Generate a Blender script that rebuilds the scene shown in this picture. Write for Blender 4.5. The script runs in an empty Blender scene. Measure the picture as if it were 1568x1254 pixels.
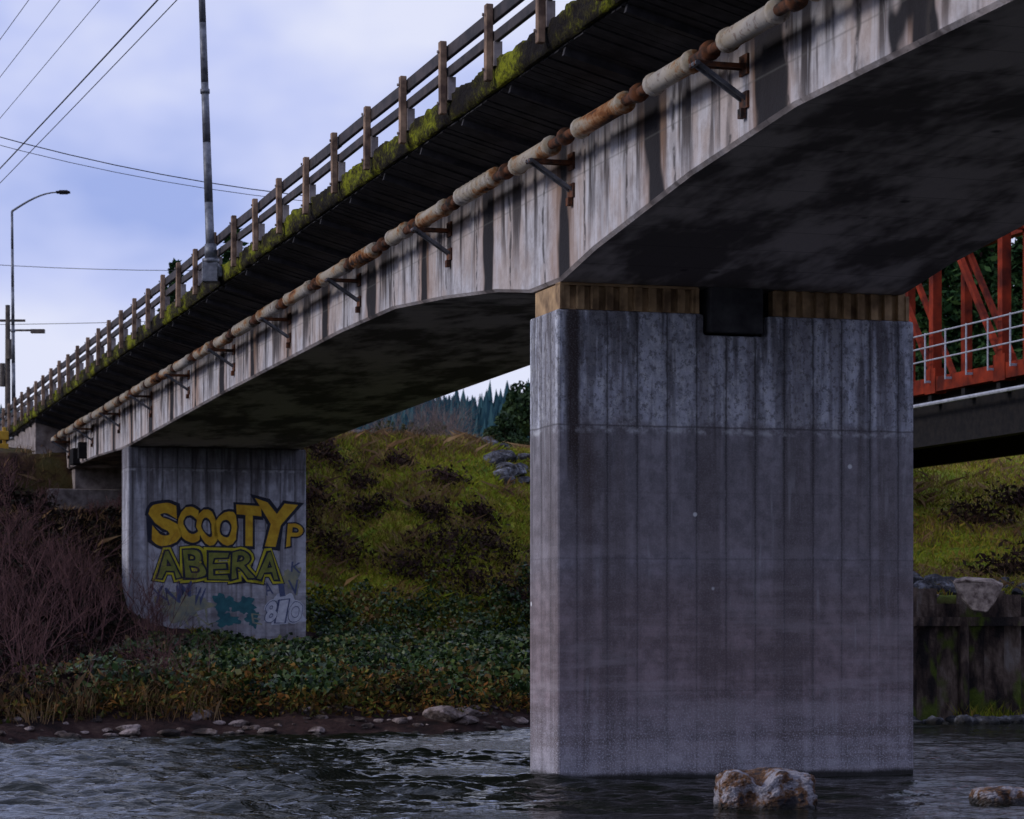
import bpy, math, random
import numpy as np
from mathutils import Vector, Matrix
random.seed(7); rng=np.random.default_rng(7)
scene=bpy.context.scene
col=scene.collection
scene.view_settings.view_transform='Standard'
scene.view_settings.look='None'
scene.view_settings.exposure=0

# ------------------------------------------------------------ helpers
TH=math.radians(16.62)
CT,ST=math.cos(TH),math.sin(TH)
BX,BY=0.821,46.67
def bw(b,a):            # bridge frame -> world
    return (BX+b*CT-a*ST, BY+b*ST+a*CT)

def empty(name,loc=(0,0,0),rotz=0):
    e=bpy.data.objects.new(name,None); e.location=loc; e.rotation_euler=(0,0,rotz)
    e.empty_display_size=0.5
    col.objects.link(e); return e

def mesh_obj(name,V,F,mat=None,parent=None,smooth=False):
    me=bpy.data.meshes.new(name)
    if isinstance(V,np.ndarray): V=V.tolist()
    if isinstance(F,np.ndarray): F=F.tolist()
    me.from_pydata(V,[],F); me.update()
    if smooth:
        me.polygons.foreach_set('use_smooth',[True]*len(me.polygons))
    o=bpy.data.objects.new(name,me); col.objects.link(o)
    if mat: me.materials.append(mat)
    if parent: o.parent=parent
    return o

class MB:
    def __init__(s): s.v=[]; s.f=[]
    def box(s,x0,x1,y0,y1,z0,z1):
        n=len(s.v)
        s.v+=[(x0,y0,z0),(x1,y0,z0),(x1,y1,z0),(x0,y1,z0),(x0,y0,z1),(x1,y0,z1),(x1,y1,z1),(x0,y1,z1)]
        s.f+=[(n,n+3,n+2,n+1),(n+4,n+5,n+6,n+7),(n,n+1,n+5,n+4),(n+1,n+2,n+6,n+5),(n+2,n+3,n+7,n+6),(n+3,n,n+4,n+7)]
    def beam(s,p,q,w,h,up=(0,0,1)):
        p=Vector(p);q=Vector(q);d=(q-p).normalized();u=Vector(up)
        if abs(d.dot(u))>.98:u=Vector((0,1,0))
        sd=d.cross(u).normalized()*w/2; u=sd.cross(d).normalized()*h/2
        n=len(s.v)
        for c in (p,q):
            for k in ((-1,-1),(1,-1),(1,1),(-1,1)):
                s.v.append(tuple(c+sd*k[0]+u*k[1]))
        s.f+=[(n,n+1,n+2,n+3),(n+7,n+6,n+5,n+4)]
        for i in range(4):
            j=(i+1)%4; s.f.append((n+j,n+i,n+4+i,n+4+j))
    def tube(s,p,q,r0,r1,n=8,cap=True):
        p=Vector(p);q=Vector(q);d=(q-p)
        if d.length<1e-6:return
        d.normalize(); a=Vector((0,0,1)) if abs(d.z)<.9 else Vector((1,0,0))
        u=d.cross(a).normalized(); w=d.cross(u)
        k=len(s.v)
        for c,r in ((p,r0),(q,r1)):
            for i in range(n):
                t=2*math.pi*i/n
                s.v.append(tuple(c+u*(math.cos(t)*r)+w*(math.sin(t)*r)))
        for i in range(n):
            j=(i+1)%n; s.f.append((k+i,k+j,k+n+j,k+n+i))
        if cap:
            s.f.append(tuple(k+i for i in range(n-1,-1,-1))); s.f.append(tuple(k+n+i for i in range(n)))
    def path(s,pts,r,n=8):
        for i in range(len(pts)-1):
            s.tube(pts[i],pts[i+1],r if not isinstance(r,(list,tuple)) else r[i], r if not isinstance(r,(list,tuple)) else r[i+1],n)
    def obj(s,name,mat,parent=None,smooth=False,bevel=0,seg=1):
        o=mesh_obj(name,s.v,s.f,mat,parent,smooth)
        if bevel:
            m=o.modifiers.new('bevel','BEVEL'); m.width=bevel; m.segments=seg; m.limit_method='ANGLE'
        return o

def vn(x,y,seed=0):
    xi=np.floor(x);yi=np.floor(y);fx=x-xi;fy=y-yi
    fx=fx*fx*(3-2*fx);fy=fy*fy*(3-2*fy)
    def h(i,j):
        v=np.sin(i*127.1+j*311.7+seed*74.7)*43758.5453
        return v-np.floor(v)
    return (h(xi,yi)*(1-fx)+h(xi+1,yi)*fx)*(1-fy)+(h(xi,yi+1)*(1-fx)+h(xi+1,yi+1)*fx)*fy
def fbm(x,y,seed=0,o=4):
    t=0;a=.5;s=0
    for k in range(o):
        t=t+a*vn(x*2**k+k*17.3,y*2**k-k*9.1,seed+k);s+=a;a*=.5
    return t/s
def sstep(a,b,x):
    t=np.clip((x-a)/(b-a),0,1);return t*t*(3-2*t)

# ------------------------------------------------------------ materials
class M:
    def __init__(s,name):
        s.mat=bpy.data.materials.new(name); s.mat.use_nodes=True
        s.nt=s.mat.node_tree; s.b=s.nt.nodes['Principled BSDF']; s._o=None
    def nd(s,t,**k):
        n=s.nt.nodes.new(t)
        for a,b in k.items(): setattr(n,a,b)
        return n
    def put(s,sock,v):
        if isinstance(v,bpy.types.NodeSocket): s.nt.links.new(v,sock)
        else:
            if isinstance(v,tuple) and len(v)==3 and sock.type=='RGBA': v=(*v,1)
            sock.default_value=v
    def oc(s):
        if s._o is None: s._o=s.nd('ShaderNodeTexCoord').outputs['Object']
        return s._o
    def geo(s): return s.nd('ShaderNodeNewGeometry')
    def m(s,op,a,b=0.0,c=0.0,clamp=False):
        n=s.nd('ShaderNodeMath',operation=op); n.use_clamp=clamp
        s.put(n.inputs[0],a); s.put(n.inputs[1],b); s.put(n.inputs[2],c); return n.outputs[0]
    def sc(s,v,t,off=(0,0,0)):
        n=s.nd('ShaderNodeVectorMath',operation='MULTIPLY_ADD'); s.put(n.inputs[0],v); n.inputs[1].default_value=t; n.inputs[2].default_value=off; return n.outputs[0]
    def noise(s,v,scale,det=3,ro=.55,dist=0):
        n=s.nd('ShaderNodeTexNoise'); s.put(n.inputs['Vector'],v); n.inputs['Scale'].default_value=scale
        n.inputs['Detail'].default_value=det; n.inputs['Roughness'].default_value=ro; n.inputs['Distortion'].default_value=0
        return n.outputs['Fac']
    def vor(s,v,scale,feature='F1'):
        n=s.nd('ShaderNodeTexVoronoi',feature=feature); s.put(n.inputs['Vector'],v); n.inputs['Scale'].default_value=scale; return n.outputs['Distance']
    def ramp(s,f,stops,interp='LINEAR'):
        n=s.nd('ShaderNodeValToRGB'); s.put(n.inputs[0],f); r=n.color_ramp; r.interpolation=interp
        while len(r.elements)<len(stops): r.elements.new(.5)
        for e,(p,c) in zip(r.elements,stops):
            e.position=p; e.color=(*c,1) if isinstance(c,tuple) else (c,c,c,1)
        return n.outputs[0]
    def mr(s,v,a,b,c=0.0,d=1.0,sm=True):
        n=s.nd('ShaderNodeMapRange'); n.interpolation_type='SMOOTHSTEP' if sm else 'LINEAR'
        s.put(n.inputs[0],v)
        for i,q in enumerate((a,b,c,d)): s.put(n.inputs[i+1],q)
        return n.outputs[0]
    def mix(s,f,a,b,mode='MIX'):
        n=s.nd('ShaderNodeMix',data_type='RGBA',blend_type=mode); s.put(n.inputs[0],f); s.put(n.inputs[6],a); s.put(n.inputs[7],b); return n.outputs[2]
    def xyz(s,v):
        n=s.nd('ShaderNodeSeparateXYZ'); s.put(n.inputs[0],v); return n.outputs
    def bump(s,h,st=.3,dist=.02):
        n=s.nd('ShaderNodeBump'); n.inputs['Strength'].default_value=st; n.inputs['Distance'].default_value=dist
        s.put(n.inputs['Height'],h); s.nt.links.new(n.outputs[0],s.b.inputs['Normal'])
    def fin(s,c,rough=.8,metal=0.0,spec=.5):
        s.put(s.b.inputs['Base Color'],c); s.put(s.b.inputs['Roughness'],rough); s.put(s.b.inputs['Metallic'],metal)
        s.b.inputs['Specular IOR Level'].default_value=spec
        return s.mat

def simple(name,c1,c2,scale=3,rough=.8,metal=0,bump=.2,det=3,spec=.4,bd=.01,lo=.35,hi=.65):
    m=M(name); n=m.noise(m.oc(),scale,det,.6)
    if bump>=.3: m.bump(m.noise(m.oc(),scale*6,2,.6),bump,bd)
    return m.fin(m.ramp(n,[(lo,c1),(hi,c2)]),rough,metal,spec)

def leafmat(name,cols,rough=.5,spec=.5,nsc=.9):
    m=M(name); g=m.geo(); r=g.outputs['Random Per Island']
    n=m.noise(m.oc(),nsc,1)
    f=m.m('ADD',m.m('MULTIPLY',r,.50),m.m('MULTIPLY',m.m('SUBTRACT',n,.3),1.3),clamp=True)
    k=len(cols)
    return m.fin(m.ramp(f,[(i/(k-1)*.8+.08,c) for i,c in enumerate(cols)]),rough,0,spec)

# --- pier concrete
def pier_mat(name,ztop,zj,far=False):
    m=M(name); o=m.oc(); x,y,z=m.xyz(o)[:3]
    big=m.noise(o,.55,3,.6); med=m.noise(o,3.0,4,.65)
    warp=m.m('MULTIPLY',m.m('SUBTRACT',med,.5),.05)
    u=m.m('ADD',m.m('ADD',x,y),warp)
    bd=m.m('DIVIDE',m.m('ADD',u,.20),.583)
    fr=m.m('FRACT',bd); dl=m.m('MINIMUM',fr,m.m('SUBTRACT',1.0,fr))
    line=m.mr(dl,.0,.045,1,0)
    wide=m.mr(dl,.0,.17,1,0)
    zi=m.m('FLOOR',m.m('DIVIDE',m.m('SUBTRACT',z,zj-12.2),1.22))
    wn=m.nd('ShaderNodeTexWhiteNoise',noise_dimensions='1D'); m.put(wn.inputs['W'],m.m('ADD',m.m('FLOOR',bd),m.m('MULTIPLY',zi,13.37))); bv=wn.outputs['Value']
    base=m.mix(m.mr(med,.38,.62),(.27,.27,.30),(.41,.41,.45))
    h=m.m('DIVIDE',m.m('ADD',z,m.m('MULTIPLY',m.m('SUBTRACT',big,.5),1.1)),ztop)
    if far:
        tint=m.ramp(h,[(0,(.9,.9,.9)),(.5,(1.35,1.38,1.45)),(.84,(1.3,1.33,1.40)),(.92,(.75,.75,.78)),(1,(.5,.5,.52))])  # top band darkened in the colour as shade below the girder
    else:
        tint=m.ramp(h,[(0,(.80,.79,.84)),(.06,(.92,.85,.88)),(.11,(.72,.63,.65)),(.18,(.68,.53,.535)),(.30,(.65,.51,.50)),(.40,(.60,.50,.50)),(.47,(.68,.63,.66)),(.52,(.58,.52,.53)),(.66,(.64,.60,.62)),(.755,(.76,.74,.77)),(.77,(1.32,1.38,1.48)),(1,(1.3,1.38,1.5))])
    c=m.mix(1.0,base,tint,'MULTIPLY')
    c=m.mix(m.m('MULTIPLY',bv,.20),c,(.07,.065,.07))
    up=m.mr(z,zj-.2,zj+.05)
    if not far:
        ef=m.m('MULTIPLY',m.mr(m.noise(m.sc(o,(1,1,.7)),5,4,.78),.48,.60),up)
        c=m.mix(m.m('MULTIPLY',ef,.65),c,(.62,.64,.69))
        dk=m.m('MULTIPLY',m.mr(m.noise(m.sc(o,(1,1,.8),(9,3,2)),9,4,.8),.51,.59),m.mr(z,zj-.1,zj+.25,.28,1))
        c=m.mix(m.m('MULTIPLY',dk,.62),c,(.07,.07,.075))
    st=m.noise(m.sc(o,(1,1,.10)),3.2,3,.6)
    fade=m.mr(m.m('ADD',z,m.m('MULTIPLY',st,3.0)),ztop-2.4,ztop+1.3,.0,1)
    c=m.mix(m.m('MULTIPLY',m.m('MULTIPLY',m.mr(st,.47,.59),fade),.72),c,(.05,.045,.05))
    st4=m.noise(m.sc(o,(1,1,.035),(2,7,1)),2.2,3,.65)
    c=m.mix(m.m('MULTIPLY',m.mr(st4,.48,.60),.48),c,(.08,.065,.068))
    c=m.mix(m.m('MULTIPLY',m.m('MULTIPLY',wide,m.mr(med,.38,.56)),m.mr(z,1,ztop-1.5,.14,.7)),c,(.05,.045,.05))
    st2=m.noise(m.sc(o,(1,1,.07),(4,4,1)),6,2,.6)
    c=m.mix(m.m('MULTIPLY',m.mr(st2,.58,.68),m.mr(big,.45,.6,.0,.30)),c,(.42,.43,.47))
    c=m.mix(m.m('MULTIPLY',line,m.mr(z,1,zj,.35,.78)),c,(.04,.04,.045))
    if not far:
        gx=m.m('ABSOLUTE',m.m('SUBTRACT',m.m('ADD',x,m.m('MULTIPLY',med,.22)),.42))
        run=m.m('MULTIPLY',m.mr(gx,.05,.16,1,0),m.mr(m.m('ADD',z,big),5.4,6.8))
        run=m.m('MULTIPLY',run,m.mr(y,.02,.08,1,0))
        c=m.mix(m.m('MULTIPLY',run,.9),c,(.03,.02,.018))
        gx2=m.m('ABSOLUTE',m.m('SUBTRACT',m.m('ADD',x,m.m('MULTIPLY',med,.3)),.75))
        run2=m.m('MULTIPLY',m.m('MULTIPLY',m.mr(gx2,.0,.45,1,0),m.mr(z,3.5,5.6)),m.mr(z,6.4,7.0,1,0))
        c=m.mix(m.m('MULTIPLY',run2,.6),c,(.05,.032,.027))
    for k,(zz,s_) in enumerate(((zj,.7),(zj-1.22,.18),(zj-2.44,.34),(zj-3.66,.15),(zj-4.88,.26))):
        dz=m.m('ABSOLUTE',m.m('SUBTRACT',m.m('ADD',z,warp),zz))
        c=m.mix(m.m('MULTIPLY',m.mr(dz,.0,.03,1,0),s_),c,(.06,.055,.06))
        if k==0:
            dz2=m.m('ABSOLUTE',m.m('SUBTRACT',z,zz-.09))
            c=m.mix(m.m('MULTIPLY',m.mr(dz2,.0,.08,1,0),m.mr(med,.46,.62,0,.6)),c,(.55,.57,.61))
    tb=m.noise(m.sc(o,(.10,.10,1)),2.0,4,.65)
    c=m.mix(m.m('MULTIPLY',m.mr(tb,.48,.62),m.mr(z,1,zj,.45,.0)),c,(.32,.285,.31))
    c=m.mix(m.m('MULTIPLY',m.mr(tb,.38,.50,1,0),m.mr(z,1,zj,.5,.0)),c,(.10,.075,.075))
    sp=m.m('MULTIPLY',m.mr(m.noise(o,30,2,.8),.50,.62),m.mr(z,.2,2.0,.75,.12))
    c=m.mix(sp,c,(.46,.45,.52))
    c=m.mix(m.mr(m.m('ADD',z,m.m('MULTIPLY',med,.12)),.12,.24,.95,0),c,(.012,.012,.010))
    if not far: c=m.mix(m.m('MULTIPLY',m.mr(m.vor(o,.8),.03,.05,1,0),.8),c,(.7,.72,.75))
    m.bump(m.noise(o,22,3,.75),.6,.02)
    return m.fin(c,.85,0,.3)

def girder_mat():
    m=M('girder_concrete'); o=m.oc(); x,y,z=m.xyz(o)[:3]
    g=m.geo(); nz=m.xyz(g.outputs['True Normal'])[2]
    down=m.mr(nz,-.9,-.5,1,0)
    big=m.noise(o,.5,3,.6); med=m.noise(o,2.6,4,.65)
    base=m.mix(m.mr(med,.36,.64),(.35,.335,.355),(.51,.505,.55))
    base=m.mix(m.mr(big,.42,.6,.0,.45),base,(.44,.33,.27))
    st=m.noise(m.sc(o,(1,1,.12)),1.7,3,.6)
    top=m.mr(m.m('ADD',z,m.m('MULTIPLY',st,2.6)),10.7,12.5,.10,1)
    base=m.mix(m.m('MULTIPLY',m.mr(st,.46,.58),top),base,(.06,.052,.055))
    st3=m.noise(m.sc(o,(1,1,.12),(5,2,1)),4.5,2,.6)
    base=m.mix(m.m('MULTIPLY',m.mr(st3,.54,.64),.35),base,(.62,.63,.70))
    wob=m.noise(m.sc(o,(1,1,.25)),.9,2)
    ph=m.m('FRACT',m.m('ADD',m.m('DIVIDE',m.m('ADD',y,m.m('MULTIPLY',wob,1.1)),4.95),.45))
    dd=m.m('ABSOLUTE',m.m('SUBTRACT',ph,.5))
    wid=m.m('MULTIPLY',m.mr(m.noise(m.sc(o,(1,1,.5),(3,1,7)),.5,3,.7),.36,.62,.28,1,False),m.mr(y,-14,-4,.19,.11))
    rust=m.mr(dd,.04,.20,1,0)
    base=m.mix(m.m('MULTIPLY',rust,.6),base,(.31,.185,.12))
    blk=m.mr(m.m('SUBTRACT',dd,wid),-.03,.010,1,0)
    base=m.mix(m.m('MULTIPLY',blk,.98),base,(.008,.008,.012))
    ph2=m.m('FRACT',m.m('DIVIDE',m.m('ADD',y,m.m('MULTIPLY',big,.8)),2.31))
    d2=m.m('ABSOLUTE',m.m('SUBTRACT',ph2,.5))
    base=m.mix(m.m('MULTIPLY',m.mr(d2,.005,.05,1,0),m.mr(med,.40,.56,0,.85)),base,(.035,.03,.03))
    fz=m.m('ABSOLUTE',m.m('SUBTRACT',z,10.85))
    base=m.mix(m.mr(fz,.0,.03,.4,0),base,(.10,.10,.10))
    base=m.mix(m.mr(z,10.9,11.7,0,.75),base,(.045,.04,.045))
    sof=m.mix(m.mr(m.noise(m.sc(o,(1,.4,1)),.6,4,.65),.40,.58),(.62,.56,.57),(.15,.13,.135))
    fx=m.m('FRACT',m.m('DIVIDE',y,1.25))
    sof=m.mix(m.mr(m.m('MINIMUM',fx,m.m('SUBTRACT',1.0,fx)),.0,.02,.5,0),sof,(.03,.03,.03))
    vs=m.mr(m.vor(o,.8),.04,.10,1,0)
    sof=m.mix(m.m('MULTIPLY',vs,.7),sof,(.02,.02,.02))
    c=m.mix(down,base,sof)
    m.bump(m.noise(o,9,4,.75),.5,.03)
    return m.fin(c,.85,0,.3)

concrete=simple('weathered_concrete',(.13,.105,.10),(.32,.28,.27),2.5,.85,0,.4)
dark_timber=simple('dark_timber',(.012,.012,.015),(.036,.034,.040),4,.85,0,.1)
rail_timber=simple('painted_rail_timber',(.014,.013,.017),(.055,.043,.045),2.5,.75,0,.1)
post_mat=simple('rail_post_paint',(.08,.045,.03),(.34,.22,.14),3,.75,0,.1)
asphalt=simple('asphalt',(.04,.04,.042),(.06,.06,.06),5,.9)
steel_grey=simple('galvanised_steel',(.07,.075,.09),(.18,.19,.22),5,.5,.4,.1)
steel_dark=simple('dark_steel',(.010,.010,.012),(.02,.018,.018),5,.8,.0,.1,spec=.1)
red_steel=simple('red_painted_steel',(.06,.008,.004),(.27,.030,.009),1.1,.8,0,.1,spec=.15)
tan_sheet=simple('bearing_screen_sheet',(.15,.09,.045),(.50,.33,.17),2,.7,.0,.1)
wood_pole=simple('wood_pole',(.05,.04,.035),(.11,.09,.075),4,.85,0,.1)
cable=simple('cable',(.012,.012,.016),(.02,.02,.025),4,.6)
yellow_paint=simple('yellow_paint',(.35,.19,.01),(.5,.30,.02),3,.6)
gm=girder_mat()

def pipe_material():
    m=M('rusty_pipe'); o=m.oc()
    n=m.noise(m.sc(o,(1,.22,1)),1.5,3,.6); n2=m.noise(o,8,3,.7)
    f=m.m('ADD',m.m('MULTIPLY',n,.8),m.m('MULTIPLY',n2,.2))
    c=m.ramp(f,[(.37,(.04,.025,.02)),(.41,(.22,.085,.03)),(.445,(.34,.19,.10)),(.48,(.38,.33,.26)),(.56,(.42,.39,.36)),(.66,(.27,.265,.27))])
    c=m.mix(m.mr(n2,.56,.66,0,.55),c,(.13,.06,.03))
    m.bump(n2,.5,.02); return m.fin(c,.8,0,.2)
pipe_m=pipe_material()
rust_m=simple('rusted_coupling',(.012,.010,.010),(.15,.05,.018),5,.85,0,.1)

def moss_material():
    m=M('moss'); o=m.oc(); n=m.noise(m.sc(o,(1,.5,1)),1.1,4,.7); n2=m.noise(o,12,3,.75)
    f=m.m('ADD',m.m('MULTIPLY',n,.72),m.m('MULTIPLY',n2,.32))
    c=m.ramp(f,[(.45,(.012,.010,.010)),(.52,(.03,.026,.010)),(.57,(.085,.09,.010)),(.63,(.19,.21,.012)),(.72,(.12,.085,.02))])
    m.bump(n2,.9,.05); return m.fin(c,.95,0,.1)
moss=moss_material()

# ------------------------------------------------------------ main bridge
bridge=empty('concrete_road_bridge',(BX,BY,0),TH)
KA=[-120,-68,-55,-53,-42,-11,-6.8,-2.1,-.15,1.75,4,8,12.4,18,35,55,57,65,90]
KZ=[10.2,10.2,9.12,9.12,10.2,10.2,9.92,9.42,9.12,9.13,9.42,9.77,10.07,10.13,10.0,9.72,9.72,9.9,10.0]
def zs(a): return float(np.interp(a,KA,KZ))
GW=6.9
aa=sorted(set([round(x,3) for x in np.arange(-95,75.01,.6)]+[k for k in KA if -95<k<75]+[75.0]))
V=[];F=[]
for a in aa:
    V+=[(0,a,12.1),(0,a,zs(a)+.06),(.06,a,zs(a)),(GW-.06,a,zs(a)),(GW,a,zs(a)+.06),(GW,a,12.1)]
for i in range(len(aa)-1):
    for j in range(5):
        p=i*6+j; F.append((p,p+1,p+7,p+6))
F.append((0,5,4,3,2,1)); k=(len(aa)-1)*6; F.append((k,k+1,k+2,k+3,k+4,k+5))
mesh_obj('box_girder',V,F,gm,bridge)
A0,A1=-95,92
pr=[(-1.6,12.24),(0.0,11.80),(GW,11.80),(GW+1.6,12.24),(GW+1.6,12.62),(-1.6,12.62)]
V=[(x,A0,z) for x,z in pr]+[(x,A1,z) for x,z in pr]; n=len(pr)
F=[tuple(range(n)),tuple(range(2*n-1,n-1,-1))]+[(i,n+i,n+(i+1)%n,(i+1)%n) for i in range(n)]
mesh_obj('deck_slab',V,F,dark_timber,bridge)
mb=MB(); a=-60.
while a<90:
    w_=random.uniform(.20,.27); d=random.uniform(.015,.05)
    mb.beam((-1.57,a,12.22-d),(-.02,a,11.795-d),w_,.05); a+=w_+.035
for a in np.arange(-60,90,3.04): mb.beam((-1.56,a,12.10),(-.02,a,11.70),.10,.16)
mb.obj('footway_planks',dark_timber,bridge)
mb=MB(); mb.box(-1.55,GW+1.55,A0,A1,12.624,12.66); mb.obj('road_surface',asphalt,bridge)
ys_=np.arange(-60,92,.10)
V=[];F=[]
prof=[(-1.60,12.19),(-1.66,12.20),(-1.69,12.28),(-1.70,12.36),(-1.70,12.44),(-1.70,12.52),(-1.70,12.60),(-1.68,12.66),(-1.60,12.69),(-1.44,12.68),(-1.42,12.62)]
NP=len(prof)
AI,JJ=np.meshgrid(ys_,np.arange(NP),indexing='ij')
Q=fbm(AI*1.9,JJ*.45,3);Q2=vn(AI*7.,JJ*1.1,8);Q3=fbm(AI*.45,JJ*0,13)
for i,a in enumerate(ys_):
    for j,(b,z) in enumerate(prof):
        d=float((Q[i,j]-.5)*.13*(Q3[i,j]+.2)+(Q2[i,j]-.5)*.05)
        if j in (0,10): d=0
        V.append((b-d*(j<9),a,z+(d if 6<j<10 else -(d*.9 if j==1 else 0))))
for i in range(len(ys_)-1):
    for j in range(NP-1):
        p=i*NP+j; F.append((p,p+NP,p+NP+1,p+1))
mesh_obj('mossy_edge_beam',V,F,moss,bridge,True)
mb=MB(); mb.box(GW+1.42,GW+1.66,A0,A1,12.2,12.7); mb.box(-1.66,-1.42,A0,-60.2,12.2,12.68); mb.obj('edge_beam_plain',dark_timber,bridge)
# railing
mp=MB(); mr_=MB(); mf=MB()
k0=[1.25+3.04*k for k in range(-28,30)]
for a in k0:
    dz=random.uniform(-.03,.03); t=random.uniform(-.02,.02)
    mp.beam((-1.82,a,12.30),(-1.82+t,a+t,13.64+dz),.13,.15,(0,1,0))
    mf.box(-1.75,-1.60,a-.12,a+.12,12.55,12.98)
    mp.box(GW+1.66,GW+1.8,a-.08,a+.08,12.3,13.6)
    mf.tube((-1.90,a,12.5),(-1.93,a,12.5),.03,.03,6); mf.tube((-1.90,a,13.45),(-1.93,a,13.45),.03,.03,6)
for i in range(len(k0)-1):
    for z0,z1 in ((13.33,13.57),(12.98,13.17)):
        j=random.uniform(-.02,.02);j2=random.uniform(-.02,.02)
        mr_.beam((-1.69,k0[i]+.01,(z0+z1)/2+j),(-1.69,k0[i+1]-.01,(z0+z1)/2+j2),.09,z1-z0)
        mr_.box(GW+1.55,GW+1.65,k0[i]+.01,k0[i+1]-.01,z0,z1)
mp.obj('rail_posts',post_mat,bridge,bevel=.012); mr_.obj('railing_boards',rail_timber,bridge,bevel=.01); mf.obj('post_brackets',concrete,bridge)
# utility pipe: wrapped lengths separated by rusted couplings
mb=MB(); mc=MB(); pb,pz=-.54,11.34
a=-60.
while a<84:
    L=random.uniform(2.8,4.2); dz=random.uniform(-.04,.04)
    a1=a+L-random.uniform(1.0,1.7)
    mb.tube((pb,a,pz+dz),(pb,a1,pz+dz),.155,.155,14)
    mb.tube((pb,a,pz+dz),(pb,a+.12,pz+dz),.18,.18,14)
    mb.tube((pb,a1-.14,pz+dz),(pb,a1,pz+dz),.18,.18,14)
    if random.random()<.4:
        t=a+.25
        while t<a1-.3: mb.tube((pb,t,pz+dz),(pb,t+.16,pz+dz),.182,.168,14); t+=.3
    mc.tube((pb,a1-.01,pz),(pb,a+L+.01,pz),.085,.085,12)
    mc.tube((pb,(a1+a+L)/2-.08,pz),(pb,(a1+a+L)/2+.08,pz),.15,.15,12)
    a+=L
mb.obj('utility_pipe',pipe_m,bridge,True); mc.obj('pipe_couplings',rust_m,bridge,True)
mb=MB();mc=MB()
for k in range(-7,12):
    a=-9.2+8.3*k
    if a>78: continue
    for da in (-.08,.08):
        mb.beam((0,a+da,10.62),(-.80,a+da,11.14),.045,.055)
        mc.beam((0,a+da,11.12),(-.84,a+da,11.12),.04,.07)
    mc.box(-.04,0.0,a-.16,a+.16,10.5,10.75); mc.box(-.04,0.0,a-.16,a+.16,11.0,11.3)
    mb.tube((-.80,a-.14,11.12),(-.80,a+.14,11.12),.04,.04,8)
    mc.box(-.10,-.02,a-.07,a+.07,10.36,10.5)
mb.obj('pipe_braces',steel_grey,bridge);mc.obj('pipe_hangers',rust_m,bridge)
def prism(name,poly,a0,a1,mat,bev=.05):
    n=len(poly); V=[(b,a0,z) for b,z in poly]+[(b,a1,z) for b,z in poly]
    F=[tuple(range(n)),tuple(range(2*n-1,n-1,-1))]+[(i,n+i,n+(i+1)%n,(i+1)%n) for i in range(n)]
    o=mesh_obj(name,V,F,mat,bridge)
    m=o.modifiers.new('bevel','BEVEL'); m.width=bev; m.segments=2; m.limit_method='ANGLE'
    return o
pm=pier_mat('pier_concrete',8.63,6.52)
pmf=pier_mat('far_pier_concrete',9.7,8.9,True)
W=7.13
notch=[(0,-2),(W,-2),(W,8.63),(4.12,8.63),(4.12,8.24),(2.86,8.24),(2.86,8.63),(.0,8.63)]
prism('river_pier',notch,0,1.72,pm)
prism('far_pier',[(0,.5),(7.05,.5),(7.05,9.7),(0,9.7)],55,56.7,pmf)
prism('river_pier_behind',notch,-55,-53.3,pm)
blackc=simple('dark_concrete',(.02,.02,.024),(.06,.06,.065),2,.9,0,.4)  # dark concrete tone for the keys and the strip above the far pier
mb=MB()
for a in (0,-55): mb.box(2.95,4.0,a-.12,a+1.5,8.28,9.2)
mb.box(.2,6.8,55.15,56.5,9.69,9.78)
mb.obj('shear_key',blackc,bridge,bevel=.02)
mb=MB()
for b0,b1 in ((.12,2.70),(4.30,6.96)):
    a0=.04;b=b0;i=0
    while b<b1:
        o0=a0+(.10 if i%2 else 0)
        mb.box(b,min(b+.14,b1),o0,o0+.03,8.635,9.16)
        if i%2==0: mb.box(b-.014,b+.014,a0-.03,a0+.16,8.64,9.16)
        b+=.14;i+=1
    mb.box(b0-.06,b0,a0-.03,a0+.2,8.632,9.1); mb.box(b1,b1+.07,a0-.03,a0+.2,8.632,9.1)
mb.box(.08,.12,.3,1.6,8.635,9.1); mb.box(6.96,7.0,.3,1.6,8.635,9.1)
mb.box(.06,2.74,.0,.28,9.07,9.125)
mb.obj('bearing_screens',tan_sheet,bridge)
mb=MB(); mb.box(.3,2.6,.4,1.4,8.63,9.2); mb.box(4.3,6.8,.4,1.4,8.63,9.2); mb.obj('bearings',steel_dark,bridge)
mb=MB(); mb.box(-1.0,8.2,73.2,76,7.6,8.95); mb.box(.2,6.7,73.6,74.6,8.95,10.02); mb.box(-1.4,8.4,75.3,92,8.0,12.2)
mb.box(.4,6.4,73.5,75.5,2,7.6)
mb.obj('abutment',concrete,bridge,bevel=.03)
mb=MB(); mb.box(-.3,.05,70,71.2,9.9,10.6); mb.box(-.35,.05,67.5,68,10.0,10.7); mb.obj('junction_boxes',steel_dark,bridge)

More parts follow.
